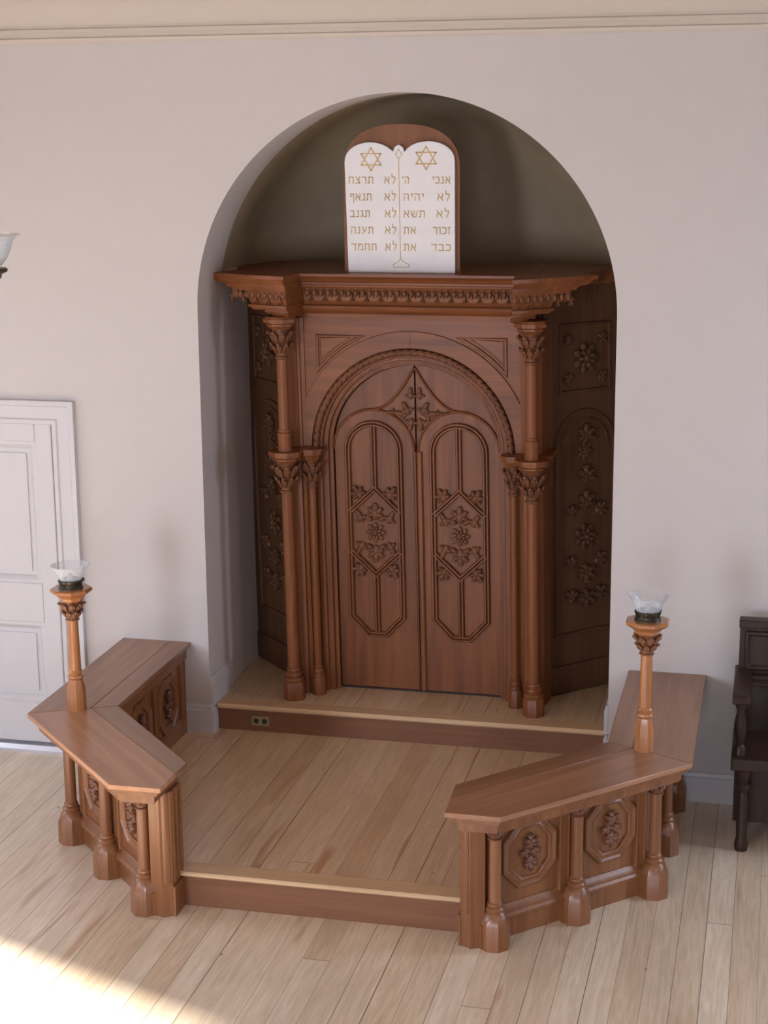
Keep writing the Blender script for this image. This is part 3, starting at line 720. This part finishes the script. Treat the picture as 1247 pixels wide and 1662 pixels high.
# ------------------------------------------------------------------ the two angled railings
TOP = [(1.892, 0), (1.886, -1.495), (1.015, -2.404), (.735, -2.404), (.722, -2.035), (1.420, -1.262), (1.420, 0)]
A0 = Vector((.989, -2.005)); TD = Vector((.7013, .7129)); ND = Vector((.7129, -.7013))
def railing(s, label):
    mir = s < 0
    root = thing('wooden_railing', label, 'railing', (s*1.45, -1.1, 0), 'angled railings flanking the dais')
    def part(name, bm, mat, parent=None, **k): return obj(name, bm, mat, parent if parent is not None else root, mirror=mir, **k)
    ang2 = math.atan2(.909, .871)*s + (PI if False else 0)
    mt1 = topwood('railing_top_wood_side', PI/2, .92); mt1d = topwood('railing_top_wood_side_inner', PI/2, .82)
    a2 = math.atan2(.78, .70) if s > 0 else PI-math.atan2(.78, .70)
    mt2 = topwood('railing_top_wood_diagonal', a2, 1.30 if mir else 1.0); mt2d = topwood('railing_top_wood_inner', a2, .80)  # left diagonal boards lightened in colour to stand in for window sheen
    z0, z1 = .793, .821
    Go, Gi = Vector(TOP[1]), Vector(TOP[5])
    def mix(a, b, t): return (a[0]+(b[0]-a[0])*t, a[1]+(b[1]-a[1])*t)
    f = .30                                      # inner plank share
    Gm = mix(TOP[5], TOP[1], f); Wm = mix(TOP[6], TOP[0], f)
    Em = (.722+.008, -2.19) if s < 0 else (.728, -2.22)
    gp = .0006
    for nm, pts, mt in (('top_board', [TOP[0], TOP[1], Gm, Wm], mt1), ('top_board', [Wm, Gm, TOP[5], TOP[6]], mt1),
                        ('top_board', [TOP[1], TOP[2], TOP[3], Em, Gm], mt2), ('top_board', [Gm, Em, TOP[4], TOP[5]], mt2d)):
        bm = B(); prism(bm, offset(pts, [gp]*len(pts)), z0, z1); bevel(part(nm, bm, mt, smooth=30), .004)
    bm = B()
    for za, zb, o, e, i in ((.780, .793, .014, .018, .018), (.764, .780, .028, .032, .026), (.756, .764, .042, .044, .030), (.716, .756, .058, .060, .034), (.704, .716, .066, .068, .036)):
        prism(bm, offset(TOP, [o, o, o, e, i, i, 0]), za, zb)
    part('entablature', bm, m_rail, smooth=20)
    body = [(1.66, -.005), (1.66, -1.322), (.868, -2.128), (.80, -2.128), (.80, -2.0), (1.478, -1.287), (1.478, -.005)]
    bm = B(); prism(bm, body, 0, .71); part('body', bm, m_rail, smooth=20)
    # outer faces
    Fd = Frame((A0.x, A0.y, 0), (TD.x, TD.y, 0), (0, 0, 1), (ND.x, ND.y, 0))
    Fs = Frame((1.66, -1.322, 0), (0, 1, 0), (0, 0, 1), (1, 0, 0))
    Fi = Frame((1.478, 0, 0), (0, -1, 0), (0, 0, 1), (-1, 0, 0))
    bm = B()
    for F, u0, u1 in ((Fd, -.12, .93), (Fs, .05, 1.31)):
        loft(bm, [[F.p(u, z, n) for z, n in ((0, 0), (0, .022), (.105, .022), (.112, .040), (.128, .044), (.140, .034), (.150, .034), (.166, .014), (.180, .004), (.180, 0))] for u in (u0, u1)])
    loft(bm, [[Fi.p(u, z, n) for z, n in ((H1, 0), (H1, .018), (H1+.09, .018), (H1+.11, .004), (H1+.11, 0))] for u in (0.03, 1.25)])
    part('skirting', bm, m_rail, smooth=25)
    octp = [(.155*k1, .168*k2) for k1, k2 in ((-.42, 1), (.42, 1), (1, .45), (1, -.45), (.42, -1), (-.42, -1), (-1, -.45), (-1, .45))]
    for F, cu, cz, sc_ in ((Fd, .135, .435, 1), (Fd, .675, .435, 1), (Fs, .30, .435, 1), (Fs, .92, .435, 1), (Fi, .80, .50, 1.0), (Fi, .33, .50, 1.0)):
        bm = B()
        mould(bm, F, [(cu+x*sc_, cz+z*sc_) for x, z in octp], [(-.036, -.004), (-.036, .010), (-.024, .016), (-.012, .010), (-.004, .012), (.006, .022), (.016, .018), (.022, .006), (.022, -.004)], True)
        fr = part('octagon_panel', bm, m_rail, smooth=25)
        bm = B()
        rosette(bm, F, cu, cz, .032, 6)
        for a in (PI/2, -PI/2): leaf(bm, F, cu, cz+.045*sin(a), .085, a, 5, .034)
        for a in (0.25, PI-.25, -.25, PI+.25): leaf(bm, F, cu+.028*cos(a), cz, .055, a, 3, .026)
        part('leaf_carving', bm, m_railc, fr)
    for F, us in ((Fd, (-.085, .36, .45, .885)), (Fs, (.06, .57, .66, 1.22)), (Fi, (.06, .56, 1.10))):
        for u_ in us:
            bm = B(); fbox(bm, F, u_-.028, u_+.028, .17, .704, 0, .014); mould(bm, F, [(u_-.028, .17), (u_-.028, .704)], bead(.008, .022)); mould(bm, F, [(u_+.028, .17), (u_+.028, .704)], bead(.008, .022))
            part('pilaster_strip', bm, m_rail, smooth=30)
    # end pier: reeded faces toward the step
    bm = B()
    prism(bm, [(.775, -2.17), (.83, -2.20), (.90, -2.17), (.90, -2.06), (.79, -1.99), (.775, -2.0)], .0, .706)
    Fe = Frame((.775, -2.0, 0), (0, -1, 0), (0, 0, 1), (-1, 0, 0))
    for u_, w_ in ((.035, .014), (.085, .018), (.14, .016)): mould(bm, Fe, [(u_, .19), (u_, .704)], bead(w_, .008))
    fbox(bm, Fe, -.005, .175, 0, .17, 0, .012)
    Fe2 = Frame((.775, -2.17, 0), (.055, -.03, 0), (0, 0, 1), (-.03, -.055, 0))
    mould(bm, Fe2, [(.03, .19), (.03, .704)], bead(.020, .010))
    part('end_pier', bm, m_rail, smooth=30)
    # engaged columns
    posts = [A0+TD*u_+ND*.062 for u_ in (-.125, .405, .945)] + [Vector((1.722, -.80)), Vector((1.722, -.16))]
    for k, p_ in enumerate(posts):
        N_ = ND if k < 3 else Vector((1, 0)); ph = math.atan2(N_.y, N_.x)+PI/8
        bm = B(); lathe(bm, p_.x, p_.y, [(.034, .24), (.032, .60)], 18); col = part('engaged_column', bm, m_rail)
        bm = B()
        lathe(bm, p_.x, p_.y, [(.084, 0), (.082, .125), (.060, .185), (.046, .20)], 8, ph)
        b_ = p_-N_*.07; t_ = Vector((-N_.y, N_.x))
        q1, q2, q3, q4 = b_+t_*.082, p_+t_*.082, p_-t_*.082, b_-t_*.082
        prism(bm, [tuple(q1), tuple(q2), tuple(q3), tuple(q4)], 0, .13)
        lathe(bm, p_.x, p_.y, [(.044, .195), (.050, .202), (.051, .212), (.045, .222), (.038, .226), (.042, .233), (.041, .242), (.033, .250)], 18)
        part('column_base', bm, m_rail, col)
        bm = B(); capital(bm, p_.x, p_.y, .588, .706, .032, .056, 8); part('leaf_capital', bm, m_railc, col)
    return root
railing(-1, 'angled dark wooden railing left of the step, nearest the white door')
railing(1, 'angled dark wooden railing right of the step, nearest the dark chair')

# ------------------------------------------------------------------ lamps standing on the railings
def stand_lamp(x, y, label):
    root = thing('column_lamp', label, 'lamp', (x, y, .821), 'wooden column lamps on the railings')
    bm = B(); lathe(bm, x, y, [(.036, 1.055), (.030, 1.365)], 20); obj('shaft', bm, m_amber, root)
    bm = B()
    lathe(bm, x, y, [(.055, .821), (.054, .945), (.040, 1.005), (.036, 1.008)], 8, PI/8)
    lathe(bm, x, y, [(.034, 1.004), (.043, 1.012), (.046, 1.020), (.043, 1.030), (.036, 1.034), (.038, 1.044), (.041, 1.052), (.037, 1.062), (.034, 1.066)], 20)
    obj('base', bm, m_amber, root)
    bm = B(); capital(bm, x, y, 1.355, 1.478, .031, .064, 8); obj('leaf_capital', bm, m_amberd, root)
    bm = B(); lathe(bm, x, y, [(.058, 1.474), (.068, 1.478), (.076, 1.498), (.090, 1.510), (.102, 1.516), (.119, 1.530), (.119, 1.543), (.112, 1.549)], 8, PI/8); obj('tray', bm, m_amber, root, smooth=20)
    bm = B(); lathe(bm, x, y, [(.070, 1.548), (.070, 1.556), (.065, 1.562), (.065, 1.578), (.070, 1.588), (.071, 1.596), (.066, 1.600), (.058, 1.597), (.055, 1.560)], 24)
    for k in range(3):
        a = .5+2*PI*k/3; ell(bm, (x+.070*cos(a), y+.070*sin(a), 1.592), (.010, .010, .012))
    obj('collar', bm, m_bronze, root)
    bm = B()
    out = [(.040, 1.584), (.058, 1.592), (.073, 1.615), (.082, 1.640), (.087, 1.650), (.098, 1.668), (.111, 1.683)]
    prof_ = out + [(r-.005, z+.002) for r, z in out[::-1]]
    n = 32
    vs = [[bm.verts.new((x+r*cos(2*PI*i/n), y+r*sin(2*PI*i/n), z)) for i in range(n)] for r, z in prof_]
    for a, c in zip(vs, vs[1:]):
        for i in range(n): bm.faces.new((a[i], a[(i+1) % n], c[(i+1) % n], c[i]))
    bm.faces.new(vs[0]); bm.faces.new(vs[-1])
    obj('glass_bowl', bm, m_glass, root, smooth=60)
    bm = B(); lathe(bm, x, y, [(.020, 1.560), (.024, 1.598), (.016, 1.612), (.012, 1.630), (.004, 1.634)], 14); obj('burner', bm, m_frost, root)
stand_lamp(-1.632, -1.365, 'wooden column lamp with glass bowl on the left railing, before the white door')
stand_lamp(1.622, -1.345, 'wooden column lamp with glass bowl on the right railing')

# ------------------------------------------------------------------ small things
ol = thing('power_outlet', 'small brass double power outlet on the riser of the niche step', 'outlet', (-.985, .085, .277))
bm = B(); fbox(bm, front(.085), -1.045, -.925, .247, .312, 0, .006); bevel(obj('plate', bm, m_brass, ol, smooth=20), .002)
for dx in (-.028, .028):
    bm = B(); cx = -.985+dx
    loft(bm, [[(cx+.018*cos(2*PI*i/16), y, .279+.018*sin(2*PI*i/16)) for i in range(16)] for y in (.080, .0765)]); obj('socket', bm, m_black, ol)

# dark chair at the right edge, unseen part widened to block window light
ch = thing('wooden_chair', 'large near-black wooden chair at the right edge, back against the wall', 'chair', (2.5, -.45, 0))
bm = B(); box(bm, 2.085, 3.53, -.26, -.20, .50, 1.245); bk = obj('backrest', bm, m_chair, ch, smooth=20)
bm = B(); box(bm, 2.08, 3.535, -.285, -.19, 1.215, 1.262); box(bm, 2.08, 3.535, -.30, -.20, .865, .935); box(bm, 2.10, 3.50, -.31, -.20, .895, .910); mould(bm, front(-.26), [(2.13, .97), (3.48, .97), (3.48, 1.18), (2.13, 1.18)], bead(.016, .018), True); bevel(obj('top_rail', bm, m_chair, bk, smooth=20), .006)
bm = B(); box(bm, 2.07, 3.545, -.74, -.20, .50, .575); bevel(obj('seat', bm, m_chair, ch, smooth=20), .01)
for sx in (2.115, 3.50):
    bm = B(); prism_yz(bm, [(-.20, .90), (-.20, .965), (-.66, .955), (-.71, .94), (-.73, .90), (-.70, .885), (-.66, .90)], sx-.05, sx+.045)
    ar = bevel(obj('armrest', bm, m_chair, ch, smooth=30), .008)
    bm = B(); lathe(bm, sx, -.66, [(.035, .57), (.035, .62), (.022, .64), (.034, .70), (.036, .76), (.022, .84), (.034, .87), (.036, .905)], 14); obj('arm_post', bm, m_chair, ar)
    bm = B(); lathe(bm, sx+.03*(1 if sx < 2.5 else -1), -.68, [(.036, 0), (.040, .04), (.030, .08), (.034, .30), (.028, .36), (.044, .385), (.046, .41), (.030, .43), (.044, .46), (.046, .505)], 16); obj('front_leg', bm, m_chair, ch)
    bm = B(); box(bm, sx-.03, sx+.03, -.26, -.20, 0, .52); obj('back_leg', bm, m_chair, ch, smooth=20)
bm = B(); box(bm, 2.13, 3.48, -.60, -.22, .14, .50); obj('seat_box', bm, m_chair, ch, smooth=20)

# hanging glass lamp shade at the left edge, near the gallery
hx, hy, hz = -.214, -5.06, 3.606
hg = thing('hanging_lamp', 'clear glass lamp shade in a dark metal holder hanging at the left edge', 'lamp', (hx, hy, hz))
bm = B()
out = [(r, z-.014) for r, z in ((.030, 3.690), (.052, 3.698), (.072, 3.722), (.084, 3.752), (.088, 3.768), (.098, 3.783), (.117, 3.792))]
n = 36; prof_ = out + [(r-.004, z+.003) for r, z in out[::-1]]
vs = [[bm.verts.new((hx+r*cos(2*PI*i/n), hy+r*sin(2*PI*i/n), z)) for i in range(n)] for r, z in prof_]
for a, c in zip(vs, vs[1:]):
    for i in range(n): bm.faces.new((a[i], a[(i+1) % n], c[(i+1) % n], c[i]))
obj('glass_shade', bm, m_glass, hg, smooth=60)
bm = B(); lathe(bm, hx, hy, [(r, z-.014) for r, z in ((.010, 3.60), (.030, 3.645), (.044, 3.655), (.050, 3.660), (.050, 3.668), (.056, 3.672), (.068, 3.678), (.071, 3.685), (.066, 3.690), (.030, 3.692))], 24)
obj('holder', bm, m_bronze, hg)
bm = B()
pts = [Vector((hx, hy, 3.596)), Vector((hx-.06, hy, 3.545)), Vector((hx-.2, hy, 3.53)), Vector((hx-.38, hy, 3.60)), Vector((hx-.46, hy, 3.75)), Vector((hx-.46, hy, 4.4)), Vector((hx-.46, hy, HC))]
rg = []
for i, p_ in enumerate(pts):
    d = (pts[min(i+1, len(pts)-1)]-pts[max(i-1, 0)]).normalized(); e1 = Vector((0, 1, 0)); e2 = d.cross(e1).normalized()
    rg.append([p_+(e1*cos(2*PI*j/10)+e2*sin(2*PI*j/10))*.010 for j in range(10)])
loft(bm, rg); obj('arm', bm, m_bronze, hg)
